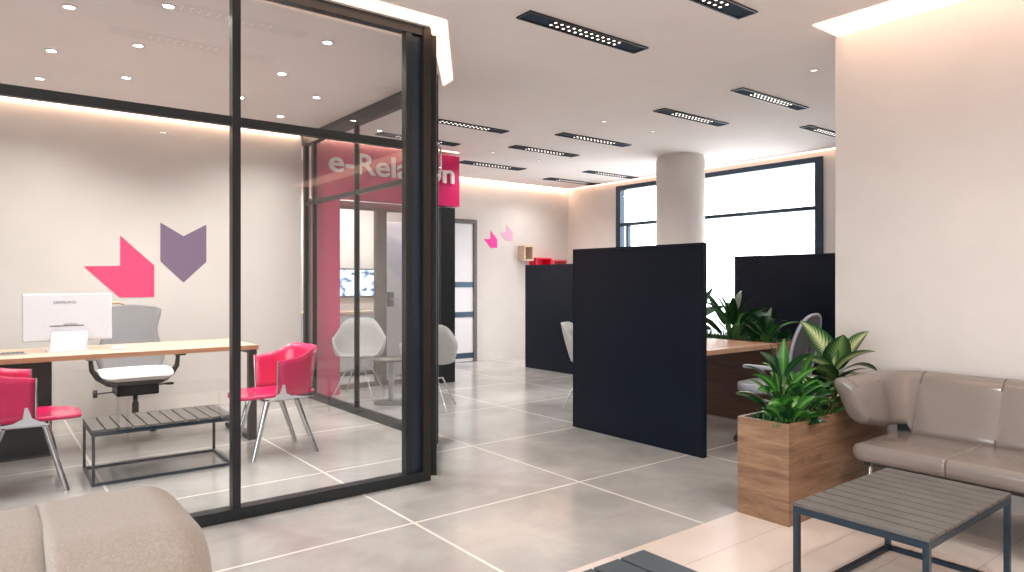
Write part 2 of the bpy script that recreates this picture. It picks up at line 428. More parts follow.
SP = [(.42, 4.87, 'downlight in office ceiling, front left one by the top edge of the photo'),
 (.89, 4.49, 'downlight in office ceiling nearest the front glass, left of the mullion'),
 (.40, 5.87, 'downlight in office ceiling, middle of the leftmost row'),
 (.87, 5.37, 'downlight in office ceiling, second row from left, between two others'),
 (.38, 6.74, 'downlight in office ceiling, deepest of the leftmost row'),
 (.93, 6.28, 'downlight in office ceiling, deepest one left of the mullion, second row'),
 (1.89, 4.5, 'downlight in office ceiling nearest the front glass, right of the mullion'),
 (1.89, 5.4, 'downlight in office ceiling right of the mullion, second from the front glass'),
 (2.38, 5.91, 'downlight in office ceiling near the slanting side beam, right one'),
 (1.84, 6.33, 'downlight in office ceiling partly behind the mullion'),
 (2.37, 6.81, 'deepest downlight in office ceiling right of the mullion'),
 (5.08, 4.98, 'downlight in hall ceiling between the strips before the column'),
 (5.17, 7.04, 'tiny downlight in hall ceiling nearest the magenta sign end'),
 (6.01, 7.12, 'tiny downlight in mid hall ceiling right of the magenta sign'),
 (5.84, 4.98, 'tiny downlight in hall ceiling left above the column top'),
 (7.33, 7.04, 'tiny downlight in hall ceiling above the left end of the window'),
 (7.29, 8.45, 'tiny downlight in hall ceiling close to the back wall'),
 (5.14, 2.76, 'downlight in hall ceiling beside the wall edge on the right'),
 (8.05, 7.03, 'tiny downlight in hall ceiling right at the window head')]
for a in SP: spot(*a, *((.031,) if a[0] < 2.6 else (.026, True, 30)))
# unseen downlights added to light the lounge and the room behind the portal
for x, y, l in ((-.2, .4, 'added fill downlight over the fabric sofa in the lounge ceiling'), (1.6, -.6, 'added fill downlight in the lounge ceiling behind the viewpoint'), (3.02, 1.22, 'downlight over the slatted table before the leather sofa'), (2.6, .1, 'added fill downlight over the lounge floor by the leather sofa'),
                (3.5, 8.1, 'added fill downlight behind the magenta portal, left'), (4.3, 8.1, 'added fill downlight behind the magenta portal, right'), (3.9, 8.6, 'added fill downlight behind the magenta portal, above the television')): spot(x, y, l, .033, False, 90 if y > 7 else 60)

def cove(poly, label, mat='cove'):
    t = thing('cove_light', label, 'ceiling light', (0, 0, 0), 0, 'warm ceiling coves')
    MB().prism(poly, lambda a, b, z: Vector((a, b, z)), CZ - .001, CZ - .006).build('diffuser', M[mat], t)
cove([(-3.9, 3.66), (2.318, 3.66), (2.27, 3.80), (-3.9, 3.80)], 'wide glowing cove on the ceiling along the glass office front')
cove([(2.325, 3.66), (3.05, 4.71), (3.08, 4.90), (2.285, 3.79)], 'short glowing cove end turning past the glass office corner')
cove([(-3.9, 7.55), (2.86, 7.55), (2.86, 7.595), (-3.9, 7.595)], 'thin glowing cove along the office back wall', 'cove_thin')
cove([(4.88, 9.07), (8.40, 9.07), (8.40, 9.145), (4.88, 9.145)], 'thin glowing cove along the top of the back wall', 'cove_thin')
cove([(8.34, 2.32), (8.415, 2.32), (8.415, 9.06), (8.34, 9.06)], 'thin glowing cove above the big window')
cove([(4.23, -3.9), (4.555, -3.9), (4.555, 2.28), (4.23, 2.28)], 'wide glowing cove above the leather sofa wall')
cove([(2.92, 7.33), (4.85, 7.33), (4.85, 7.385), (2.92, 7.385)], 'thin glowing cove above the magenta sign board')

# ------------------------------------------------------------------ glass office
def pane(mb, p0, p1, z0, z1, name, parent):
    MB().obox(p0, p1, .012, z0, z1).build(name, M['glass'], parent)
TR = 2.17
front = thing('glass_partition', 'dark framed glass office front with tall mullion, facing the lounge', 'glass partition', (0, GY, 0))
L0 = -3.95
MB().box(L0, 2.262, -.04, .04, 0, .065).build('bottom_rail', M['frame'], front)
MB().box(L0, 2.262, -.035, .035, CZ - .06, CZ - .002).build('top_rail', M['frame'], front)
MB().box(L0, 2.13, -.02, .02, TR - .025, TR + .025).build('transom', M['frame'], front)
MULL = [-2.4, -.68, 1.10, 2.165]
for x in MULL:
    MB().box(x - .022, x + .022, -.03, .03, .065, CZ - .06).build('mullion', M['frame'], front)
ed = [L0] + MULL
for a, b in zip(ed[:-1], ed[1:]):
    a2, b2 = a + .024, b - .024
    MB().box(a2, b2, -.006, .006, .066, TR - .026).build('pane', M['glass'], front)
    MB().box(a2, b2, -.006, .006, TR + .026, CZ - .061).build('pane', M['glass'], front)
side = thing('glass_partition', 'dark framed glass side wall of the office running back to the magenta pillar', 'glass partition', (GX, 0, 0))
sy0, sy1 = 4.86, 7.58
MB().box(-.04, .04, sy0, sy1, 0, .065).build('bottom_rail', M['frame'], side)
MB().box(-.04, .04, sy0, sy1, CZ - .12, CZ - .002).build('top_rail', M['frame'], side)
MB().box(-.018, .018, sy0, sy1, TR - .022, TR + .022).build('transom', M['frame'], side)
MS = [sy0 + .03, 6.23, 7.30, 7.55]
for k, y in enumerate(MS):
    ww = .012 if k in (1, 2) else .028
    MB().box(-.025, .025, y - ww, y + ww, .065, CZ - .12).build('mullion', M['frame'], side)
for a, b in zip(MS[:-1], MS[1:]):
    MB().box(-.006, .006, a + .03, b - .03, .066, TR - .024).build('pane', M['glass'], side)
    MB().box(-.006, .006, a + .03, b - .03, TR + .024, CZ - .121).build('pane', M['glass'], side)
# corner door set between both
c0, c1 = (2.345, GY + .0), (2.93, 4.80)
dr = thing('glass_door', 'dark framed narrow glass door at the slanted corner of the office', 'door')
MB().box(2.195, 2.262, -.01 + GY, GY + .03, .066, CZ - .062).build('blue_post', M['seal'], dr)
MB().box(2.263, 2.318, GY - .042, GY + .042, .0, CZ - .002).build('corner_post', M['bronze'], dr)
def lerp(a, b, t): return (a[0] + (b[0] - a[0]) * t, a[1] + (b[1] - a[1]) * t)
MB().obox(lerp(c0, c1, .06), lerp(c0, c1, .14), .07, 0, CZ - .002).build('hinge_stile', M['frame'], dr)
MB().obox(lerp(c0, c1, .88), lerp(c0, c1, 1.0), .07, 0, CZ - .002).build('lock_stile', M['frame'], dr)
MB().obox(lerp(c0, c1, .15), lerp(c0, c1, .87), .05, 0.006, .09).build('bottom_rail', M['frame'], dr)
MB().obox(lerp(c0, c1, .15), lerp(c0, c1, .87), .05, CZ - .08, CZ - .004).build('top_rail', M['frame'], dr)
MB().obox(lerp(c0, c1, .15), lerp(c0, c1, .87), .012, .091, CZ - .081).build('pane', M['glass'], dr)
h = MB(); p = lerp(c0, c1, .2); q = lerp(c0, c1, .24)
nx, ny = .845, -.535
h.tube([(p[0] + .03 * nx, p[1] + .03 * ny, 2.02), (p[0] + .06 * nx, p[1] + .06 * ny, 2.06), (p[0] + .06 * nx, p[1] + .06 * ny, 2.22), (p[0] + .03 * nx, p[1] + .03 * ny, 2.26)], .008)
h.build('closer_bracket', M['chrome'], dr)

# ------------------------------------------------------------------ magenta portal
ps = thing('portal_sign', 'magenta portal of pillar and board with white raised lettering', 'sign', (0, 7.38, 0))
MB().box(2.985, 3.25, 0, .2, 0, 2.24).build('pillar', M['magenta'], ps)
bd = MB().box(2.985, 4.885, 0, .2, 2.26, 2.905).build('board', M['magenta'], ps)
tc = bpy.data.curves.new('sign_text', 'FONT'); tc.body = 'e-Relation'; tc.extrude = .5 * .02; tc.size = 1; tc.resolution_u = 4
to = bpy.data.objects.new('sign_text', tc); COL.objects.link(to)
dg = bpy.context.evaluated_depsgraph_get(); dg.update()
def text_mesh(body, name, w, hgt, depth, mat, parent, loc, rot, bold=0):
    cu = bpy.data.curves.new(name, 'FONT'); cu.body = body; cu.extrude = .02; cu.resolution_u = 4; cu.offset = bold
    o = bpy.data.objects.new(name, cu); COL.objects.link(o)
    g = bpy.context.evaluated_depsgraph_get(); g.update()
    me = bpy.data.meshes.new_from_object(o.evaluated_get(g))
    bpy.data.objects.remove(o); bpy.data.curves.remove(cu)
    xs = [v.co.x for v in me.vertices]; ys = [v.co.y for v in me.vertices]; zs = [v.co.z for v in me.vertices]
    sx = w / (max(xs) - min(xs)); sy = hgt / (max(ys) - min(ys)); sz = depth / (max(zs) - min(zs))
    for v in me.vertices:
        v.co = Vector(((v.co.x - min(xs)) * sx, (v.co.y - min(ys)) * sy, (v.co.z - min(zs)) * sz))
    me.transform(Matrix.Translation(loc) @ Matrix.Rotation(rot[2], 4, 'Z') @ Matrix.Rotation(rot[0], 4, 'X'))
    me.materials.clear(); me.materials.append(mat)
    me.name = name
    r = bpy.data.objects.new(name, me); COL.objects.link(r); r.parent = parent
    return r
bpy.data.objects.remove(to); bpy.data.curves.remove(tc)
text_mesh('e-Relation', 'lettering', 1.68, .245, .03, M['letter'], bd, (3.11, -.001, 2.54), (RAD(90), 0, 0), .012)
# dark post carrying the far end, glazing behind the portal
MB().box(4.62, 4.83, .02, .19, 0, 2.239).build('end_post', M['frame'], ps)
sc = thing('glazed_screen', 'dark framed glazed screen standing behind the magenta portal', 'glass partition', (0, 7.72, 0))
MB().box(2.99, 4.83, -.04, .04, 2.17, 2.26).build('head_rail', M['slat'], sc)
MB().box(2.99, 4.83, -.03, .03, 0, .06).build('sill_rail', M['slat'], sc)
for x, ww in ((3.02, .03), (3.93, .07), (4.36, .03), (4.80, .03)):
    MB().box(x - ww, x + ww, -.04, .04, .06, 2.17).build('post', M['slat'], sc)
for a, b in ((3.05, 3.86), (4.0, 4.33), (4.39, 4.77)):
    MB().box(a, b, -.005, .005, .061, 2.169).build('pane', M['glass'], sc)
lk = MB().box(4.02, 4.09, -.06, -.006, .98, 1.16, .005).build('lock_case', M['dark'], sc)
MB().tube([(4.05, -.06, 1.07), (4.05, -.10, 1.07), (4.16, -.10, 1.07)], .009).build('lever', M['steel'], lk)

wp = thing('white_panel', 'tall white free standing panel behind the portal glazing', 'panel', (4.52, 8.35, 0))
MB().box(-.30, .30, -.03, .03, .02, 2.1, .004).build('board', M['white'], wp)
MB().box(-.30, .30, -.12, .12, 0, .0195).build('foot', M['steel'], wp)
# display wall inside: TV with a white counter under it
tv = thing('television', 'wall mounted television lit up behind the portal glazing', 'television', (4.22, WB, 1.28))
MB().box(-.52, .36, -.05, -.002, -.22, .20, .006).build('casing', M['black'], tv)
MB().box(-.50, .34, -.0535, -.0505, -.19, .18).build('screen', M['screen'], tv)
ct = thing('sideboard', 'white sideboard under the television behind the portal', 'sideboard', (4.05, WB - .22, 0))
MB().box(-.75, .75, -.2, .2, .06, .84, .006).build('body', M['white'], ct)
MB().box(-.78, .78, -.22, .21, .841, .88, .004).build('top', M['oak'], ct)
MB().box(-.7, .7, -.17, .17, 0, .059).build('plinth', M['dark'], ct)
for k in range(3):
    dd = MB().box(-.74 + k * .5, -.26 + k * .5, -.212, -.201, .09, .82).build('door', M['white'], ct)
    MB().box(-.52 + k * .5, -.48 + k * .5, -.225, -.213, .70, .72).build('handle', M['steel'], dd)

# ------------------------------------------------------------------ wall graphics
def decal(poly, y, mat, label, t=.004):
    o = MB().prism(poly, lambda a, b, s: Vector((a, y - s, b)), .0005, t).build('arrow_logo', mat)
    return tag(o, label, 'wall graphic')
decal([(.77, 1.44), (1.075, 1.448), (1.075, 1.745), (1.375, 1.455), (1.375, 1.14), (1.07, 1.14)], WL, M['decalpink'], 'large pink arrow shape on the office wall above the swivel chair')
decal([(1.43, 1.89), (1.645, 1.76), (1.865, 1.89), (1.865, 1.50), (1.645, 1.285), (1.43, 1.50)], WL, M['decalpurple'], 'large purple chevron on the office wall beside the pink arrow')
def px2back(x, y):
    k = .6143 * 0; a = RAD(52.1); F = (cos(a), sin(a)); R = (sin(a), -cos(a))
    d = WB / (F[1] + (x - 512) / 683 * R[1]); l = (x - 512) / 683 * d
    return (d * F[0] + l * R[0], 1.3 - (y - 281) / 683 * d)
s1 = [(99, 208), (145, 207), (145, 145), (193, 210), (193, 270), (147, 270)]
decal([px2back(470 + x * .14, 210 + y * .14) for x, y in s1], WB, M['decalmag'], 'small magenta arrow logo on the back wall right of the door', .006)
s2 = [(212, 160), (258, 158), (258, 104), (304, 160), (304, 221), (260, 221)]
decal([px2back(470 + x * .14, 210 + y * .14) for x, y in s2], WB, M['decalpale'], 'small pale pink arrow logo on the back wall beside the magenta one', .006)
def wallbox(x0, x1, z0, z1, dep, mat, label):
    t = thing('wall_box_shelf', label, 'shelf', (x0, WB, z0)); W = x1 - x0; Hh = z1 - z0; e = .022
    MB().box(0, W, -dep, -.001, 0, e).box(0, W, -dep, -.001, Hh - e, Hh).box(0, e, -dep, -.001, e, Hh - e).box(W - e, W, -dep, -.001, e, Hh - e).build('frame', mat, t)
    MB().box(e, W - e, -.012, -.002, e, Hh - e).build('back_panel', mat, t)
wallbox(7.25, 7.45, 1.645, 1.90, .18, M['paleboxin'], 'pale wood open box shelf on the back wall')
wallbox(7.50, 7.86, 1.40, 1.70, .18, M['redbox'], 'bright red open box shelf on the back wall above the navy screen')
wallbox(7.90, 8.22, 1.40, 1.675, .18, M['pinkbox'], 'salmon box shelf barely showing above the navy screen')

# ------------------------------------------------------------------ screens
def screen(x, y0, y1, label, z=1.582):
    t = thing('privacy_screen', label, 'office screen', (x, (y0 + y1) / 2, 0), 0); L = (y1 - y0) / 2
    MB().box(-.022, .022, -L + .012, L - .012, 0, z - .012, .001).build('panel', M['navy'], t)
    MB().box(-.024, .024, -L, -L + .0115, 0, z).box(-.024, .024, L - .0115, L, 0, z).box(-.024, .024, -L + .0115, L - .0115, z - .0115, z).build('edge_trim', M['navy'], t)
screen(4.20, 3.09, 4.48, 'large navy black office screen standing in the middle of the hall')
screen(6.52, 6.50, 8.02, 'navy black office screen farthest back, before the red box shelf', 1.54)
screen(6.80, 3.36, 4.58, 'navy black office screen behind the plants, by the window')

# ------------------------------------------------------------------ hall desk with plant trough
hd = thing('office_desk', 'brown wooden desk with built-in plant trough behind the large navy screen', 'desk', (0, 0, 0))
MB().box(4.25, 5.62, 3.36, 4.36, .70, .74, .003).build('top', M['desk_r'], hd)
tr = MB().box(5.625, 6.12, 3.38, 3.42, 0, .74).box(5.625, 5.66, 3.42, 4.86, 0, .74).box(6.085, 6.12, 3.42, 4.86, 0, .74).box(5.66, 6.085, 4.82, 4.86, 0, .74).build('trough', [M['walnuty']], hd)
MB().box(5.66, 6.085, 3.42, 4.82, .58, .70).build('soil', M['soil'], tr)
MB().box(5.60, 5.624, 3.42, 4.86, .0, .699).build('modesty_panel', M['brown'], hd)
MB().box(4.25, 4.31, 3.9, 4.3, 0, .699).build('leg', M['walnuty'], hd)
pp = MB().box(-.15, .15, -.21, .21, 0, .004).build('paper_sheet', M['paper']); pp.location = (4.75, 4.05, .7405); pp.rotation_euler = (0, 0, .3)
tag(pp, 'white paper sheet lying on the brown desk behind the navy screen', 'paper')

# ------------------------------------------------------------------ plants
def leafgeo(mb, base, az, el, L, W, droop, roll=0, n=9, fold=.18, mi=0, tip=1.0):
    base = Vector(base); pts = []; p = base.copy(); e = el
    for i in range(n + 1):
        t = i / n
        pts.append((p.copy(), e, t))
        e = el - droop * (t ** 1.2)
        p = p + Vector((cos(az) * cos(e), sin(az) * cos(e), sin(e))) * (L / n)
    vs = []; uv = []; fs = []
    for p, e, t in pts:
        wd = W * .5 * (sin(pi * min(1, t ** .75)) ** .8 if 0 < t < 1 else 0.02)
        sd = Vector((-sin(az), cos(az), 0)); up = Vector((-cos(az) * sin(e), -sin(az) * sin(e), cos(e)))
        sd2 = sd * cos(roll) + up * sin(roll); up2 = up * cos(roll) - sd * sin(roll)
        for k in (-1, -.5, 0, .5, 1):
            vs.append(p + sd2 * wd * k + up2 * (abs(k) * fold * wd)); uv.append((t, .5 + k * .5))
    for i in range(n):
        for k in range(4):
            a = i * 5 + k; fs.append((a, a + 1, a + 6, a + 5))
    mb.add(vs, fs, True, mi, uv)

def plant(name, label, cat, loc, leaves, mat, stems=True, group=None, mat2=None):
    t = thing(name, label, cat, loc, 0, group)
    fo = MB(); stm = MB()
    for lf in leaves:
        b, az, el, L, W, dr = lf[:6]; roll = lf[6] if len(lf) > 6 else 0; mi = lf[7] if len(lf) > 7 else 0
        leafgeo(fo, b, az, el, L, W, dr, roll, mi=mi)
        if stems: stm.tube([(b[0] * .15, b[1] * .15, 0), (b[0] * .5, b[1] * .5, b[2] * .55), b], [.007, .006, .004], 6)
    fo.build('foliage', [mat, mat2 or mat], t, recalc=False)
    if stems: stm.build('stem', M['stem'], t)
    return t
rnd = random.Random(3)
CAMAZ = RAD(52.1)
def scr(dx, dz=0):   # direction azimuth: to picture right / left / toward the viewer
    return RAD(52.1) + dx

# walnut planter by the leather sofa
px0, px1, py0, py1, pz = 3.365, 4.50, 1.945, 2.255, .54
pl = thing('wooden_planter', 'tall wooden planter box beside the leather sofa', 'planter', (px0, py0, 0))
W_, D_ = px1 - px0, py1 - py0; e = .02
MB().box(0, W_, 0, e, 0, pz, .001).box(0, W_, D_ - e, D_, 0, pz, .001).box(0, e, e, D_ - e, 0, pz).box(W_ - e, W_, e, D_ - e, 0, pz).box(e, W_ - e, e, D_ - e, 0, .02).build('box', M['walnut'], pl)
MB().box(e, W_ - e, e, D_ - e, .30, .47).build('soil', M['soil'], pl)
SZ = .47
R0 = RAD(-37.9)   # azimuth of picture-right
# variegated plant (dumb cane): big leaves
def vdir(deg): return R0 + RAD(deg)      # 0 = right in the picture, 90 = away, 180 = left, -90 = to viewer
lv = [((.0, .0, .34), vdir(165), 1.15, .34, .15, .5, .9), ((.02, .0, .30), vdir(-95), 1.35, .27, .17, .6, 0, 1), ((.03, -.01, .31), vdir(15), 1.0, .33, .15, .5, -1.25),
      ((.02, .0, .27), vdir(5), .7, .30, .11, 1.5, -.3, 1), ((0, 0, .30), vdir(178), .7, .30, .12, 1.3, .4), ((0, .02, .25), vdir(-10), .45, .27, .12, 1.2, 0, 1),
      ((0, 0, .23), vdir(-160), .5, .28, .12, 1.2), ((.02, 0, .22), vdir(-50), .9, .22, .12, .8, 0, 1), ((0, .02, .26), vdir(80), .9, .30, .13, .8),
      ((0, 0, .2), vdir(-130), .9, .2, .11, .6, 0, 1), ((0, 0, .18), vdir(190), .35, .22, .1, .9), ((.01, 0, .2), vdir(-25), .3, .24, .1, 1.0), ((0, 0, .31), vdir(120), 1.2, .30, .13, .6, .5), ((0, 0, .24), vdir(215), .75, .30, .12, 1.0, .4, 1), ((.01, 0, .3), vdir(-30), .95, .27, .12, 1.0, -.4), ((.0, 0, .15), vdir(230), .6, .28, .11, .9, .3), ((.0, 0, .15), vdir(-20), .7, .26, .11, .9, -.2)]
plant('variegated_plant', 'tall plant with pale veined leaves, at the sofa end of the wooden planter', 'plant', (4.15, 2.10, SZ - .03), lv, M['vari'], True, None, M['vari2'])
# broad green plants
def tuft(n, L, W, el, dr, hb, seed, spread=.04, az0=0):
    r = random.Random(seed); out = []
    for i in range(n):
        az = az0 + 2 * pi * (i * .382 % 1) * 1.0 + r.uniform(-.5, .5); q = i / n
        sp = spread * (.3 + .9 * q)
        out.append(((cos(az) * sp, sin(az) * sp, hb * (1.25 - .9 * q) * r.uniform(.8, 1.2)), az + r.uniform(-.4, .4), el * (1.22 - .6 * q) * r.uniform(.8, 1.15), L * r.uniform(.7, 1.15), W * r.uniform(.7, 1.2), dr * r.uniform(.4, 1.6), r.uniform(-.9, .9), 1 if r.random() < .35 else 0))
    return out
plant('broadleaf_plant', 'tall green plant with long pointed leaves, left end of the wooden planter', 'plant', (3.59, 2.12, SZ), tuft(24, .21, .058, 1.15, .9, .21, 5, .07), M['leaf'], True, None, M['leafdark'])
plant('broadleaf_plant', 'green plant with upright leaves in the middle of the wooden planter', 'plant', (3.69, 2.08, SZ), tuft(20, .22, .058, 1.1, .9, .19, 9, .07), M['leaf'], True, None, M['leafdark'])
plant('broadleaf_plant', 'low green plant with rounded glossy leaves at the front rim of the planter', 'plant', (3.53, 2.03, SZ), tuft(20, .14, .082, .85, 1.1, .10, 12, .07), M['leaf'], True, None, M['leafdark'])
plant('broadleaf_plant', 'green plant with curved broad leaves under the sofa wing', 'plant', (3.88, 2.03, SZ), tuft(18, .20, .06, .9, 1.1, .15, 15, .06), M['leaf'], True, None, M['leafdark'])
def grassclump(n, L, sx, sy, seed):
    r = random.Random(seed); out = []
    for i in range(n):
        out.append(((r.uniform(-sx, sx), r.uniform(-sy, sy), 0.0), r.uniform(0, 2 * pi), r.uniform(1.05, 1.5), L * r.uniform(.6, 1.1), .009, r.uniform(.1, .7)))
    return out
tag(plant('grass_tuft', 'low dark grass filling the left rim of the wooden planter', 'grass', (3.52, 2.10, SZ - .005), grassclump(220, .11, .12, .12, 21), M['grass'], False), kind='stuff')
# plants in the desk trough
TZ = .70
plant('trough_plant', 'dark plant with one long raised leaf against the window', 'plant', (5.83, 4.52, TZ), [((0, 0, .17), vdir(25), .75, .52, .085, -.1, .8), ((0, 0, .15), vdir(5), .6, .48, .14, .5, .5), ((0, 0, .12), vdir(-15), .1, .34, .12, .5), ((0, 0, .15), vdir(150), .9, .36, .1, .8), ((0, 0, .1), vdir(-60), .7, .28, .11, .9), ((0, 0, .1), vdir(200), .5, .3, .1, .8), ((0, 0, .12), vdir(80), .6, .3, .1, .7)] + tuft(8, .24, .08, .8, 1., .1, 31), M['leafdark'])
plant('trough_plant', 'bushy green plant in desk trough before the window side screen', 'plant', (5.86, 3.98, TZ), tuft(24, .40, .085, 1.15, .8, .18, 33, .1), M['leafdark'], True, None, M['leaf'])
plant('trough_plant', 'small green plant in desk trough nearest the grey swivel chair', 'plant', (5.86, 3.62, TZ), tuft(18, .26, .065, 1.0, .8, .12, 37, .08), M['leafdark'], True, None, M['leaf'])
tag(plant('grass_tuft', 'low dark grass filling the desk plant trough', 'grass', (5.87, 4.12, TZ - .005), grassclump(320, .17, .19, .68, 41), M['grass'], False), kind='stuff')

# ------------------------------------------------------------------ slatted tables
def slat_table(loc, label, n=11, L=.85, D=.51, h=.38, slat='slat', b=.011):
    t = thing('slatted_table', label, 'coffee table', loc); hw, hd_ = L / 2, D / 2
    for sx in (-1, 1):
        for sy in (-1, 1):
            MB().box(sx * hw - (2 * b if sx > 0 else 0), sx * hw + (0 if sx > 0 else 2 * b), sy * hd_ - (2 * b if sy > 0 else 0), sy * hd_ + (0 if sy > 0 else 2 * b), 0, h - .03).build('leg', M['seal'] if slat == 'slat' else M['seal'], t)
    rl = MB()
    for sy in (-1, 1):
        y = sy * (hd_ - b)
        rl.box(-hw + 2 * b, hw - 2 * b, y - b, y + b, .0, .02)
    for sx in (-1, 1):
        rl.box(sx * (hw - b) - b, sx * (hw - b) + b, -hd_ + 2 * b, hd_ - 2 * b, .0, .02)
    rl.build('floor_rail', M['seal'], t)
    fr = MB()
    for sy in (-1, 1):
        y = sy * (hd_ - b); fr.box(-hw, hw, y - b, y + b, h - .03, h - .003)
    for sx in (-1, 1):
        x = sx * (hw - b); fr.box(x - b, x + b, -hd_ + 2 * b, hd_ - 2 * b, h - .03, h - .003)
    fr.build('top_frame', M['seal'], t)
    g = .010; w = (L - g * (n - 1)) / n
    for i in range(n):
        x = -hw + i * (w + g)
        MB().box(x, x + w, -hd_, hd_, h - .0028, h + .012, .0015, 1).build('slat', M[slat], t)
    return t
slat_table((3.06, 1.25, 0), 'grey slatted low table before the leather sofa')
slat_table((.985, 5.27, 0), 'grey slatted low bench table inside the glass office', 11, .86, .50, .345, 'slat', .0085)
slat_table((1.345, 1.295, 0), 'dark slatted low table cut off at the bottom edge of the photo', 7, .85, .51, .38, 'slatblue')

# ------------------------------------------------------------------ leather sofa
def rrect(w, h, r, n=5):
    """rounded rectangle outline centred on 0: list of (a,b)"""
    out = []
    for cx, cy, a0 in ((w / 2 - r, h / 2 - r, 0), (-w / 2 + r, h / 2 - r, 90), (-w / 2 + r, -h / 2 + r, 180), (w / 2 - r, -h / 2 + r, 270)):
        for k in range(n + 1):
            a = RAD(a0 + 90 * k / n); out.append((cx + r * cos(a), cy + r * sin(a)))
    return out
sf = thing('leather_sofa', 'taupe leather sofa with flared wing arm against the right wall', 'sofa', (0, 0, 0))
def cushion(name, x0, x1, y0, y1, z0, z1, r, mat, parent, puff, r0, r1):
    """a padded slab: y0 end rounded by r0, y1 end rounded by r1"""
    rings = []; n = 20
    for i in range(n + 1):
        t = .5 - .5 * cos(pi * i / n); y = y0 + (y1 - y0) * t
        d0, d1 = (y - y0) / r0, (y1 - y) / r1
        k, rr = (d0, r0) if d0 < d1 else (d1, r1)
        ins = rr * (1 - math.sqrt(max(0, 1 - (1 - min(1, k)) ** 2)))
        w, h = x1 - x0 - 2 * ins, z1 - z0 - 1.1 * ins
        b = puff * (1 - (2 * t - 1) ** 4)
        ring = []
        for a, c in rrect(w, h, min(r, h * .48), 6):
            zz = (z0 + z1) / 2 + c
            if c > 0: zz += b * (1 - (2 * a / w) ** 4)
            ring.append(Vector(((x0 + x1) / 2 + a, y, zz)))
        rings.append(ring)
    return MB().loft(rings).build(name, mat, parent)
SY = [1.80, 1.335, .855, .375, -.105]     # seams along the seat
for k, (a, b) in enumerate(zip(SY[1:], SY[:-1])):
    cushion('seat', 3.715, 4.30, a + .0005, b - .0005, .332, .425, .035, M['leather'], sf, .004, .006, .05 if k == 0 else .006)
# back panels, swept profile leaning to the wall
def back_ring(c, d, z0, z1, th, lean, puff, n=7):
    """profile: c plan point, d outward(facing seat) unit vector in plan"""
    ring = []
    for a, b in rrect(th, z1 - z0, th * .46, n):
        u = (b + (z1 - z0) / 2) / (z1 - z0)
        off = -lean * u + (puff * sin(pi * min(1, max(0, u))) if a > 0 else 0)
        ring.append(Vector((c[0] + d[0] * (a + off), c[1] + d[1] * (a + off), z0 + u * (z1 - z0))))
    return ring
BY = [1.685, 1.28, .875, .47, .065]
for a, b in zip(BY[1:], BY[:-1]):
    rings = []
    for i in range(11):
        t = i / 10; y = a + (b - a) * t
        pf = .022 * max(0, 1 - (2 * t - 1) ** 8) ** .5
        rings.append(back_ring((4.27, y), (-1, 0), .40, .765, .13, .16, pf))
    bkp = MB().loft(rings).build('backrest', M['leather'], sf)
    MB().tube([v for v in back_ring((4.27, b), (-1, 0), .40, .765, .13, .16, .004) if v.x < 4.27 + .16 * (v.z - .4) / .365 - .005], .0045, 6).build('seam', M['seam'], bkp)
# wing arm: from the back corner round to the free tip
wing = []
cx, cy, rr, ry = 4.08, 1.69, .19, .115
seq = [((4.27, 1.688), (-1, 0), .40, .765, .16, .0)]
for k in range(1, 11):
    t = k / 10; a = RAD(90 * t)
    seq.append(((cx + rr * cos(a), cy + ry * sin(a)), (-cos(a), -sin(a)), .40 + .065 * sstep(0, .2, t), .765 + .006 * t, .16 - .11 * t, 0))
XT = 3.835
for k in range(1, 11):
    t = k / 10
    seq.append(((cx + (XT - cx) * t, cy + ry), (0, -1), .465 + .045 * t, .771 - .016 * t ** 2, .05 + .03 * t, .075 * t ** 1.5))
for j, (c, dd, z0, z1, ln, sh) in enumerate(seq):
    ring = back_ring(c, dd, z0, z1, .10, ln, .02 * min(1, j / 3))
    for v in ring: v.x -= sh * ((v.z - z0) / (z1 - z0) - .35)
    wing.append(ring)
last = wing[-1]; cen = sum(last, Vector()) / len(last)
for kk, off in ((.96, .008), (.86, .016), (.66, .022), (.3, .025)):
    wing.append([cen + (v - cen) * kk + Vector((-off, 0, 0)) for v in last])
wg = MB().loft(wing).build('wing_arm', M['leather'], sf)
def seamline(pts, parent, r=.0035): MB().tube(pts, r, 6).build('seam', M['seam'], parent)
seamline([v for v in wing[11] if v.y < 1.80], wg, .0034)
seamline(wing[19], wg, .003)
# frame and chrome legs
MB().box(3.80, 4.22, -.1, 1.76, .30, .334, .004).build('seat_frame', M['dark'], sf)
MB().box(4.30, 4.44, .0, 1.80, .20, .50, .01).build('back_frame', M['dark'], sf)  # frame lengthened: its dark colour stands in for shade under the wing
for y in (1.72, .06):
    for x in (3.79, 4.20):
        MB().tube([(x + .07, y - .0, .32), (x + .02, y, .325), (x - .005, y, .29), (x - .015, y, 0)], .011, 10).build('leg', M['chrome'], sf)

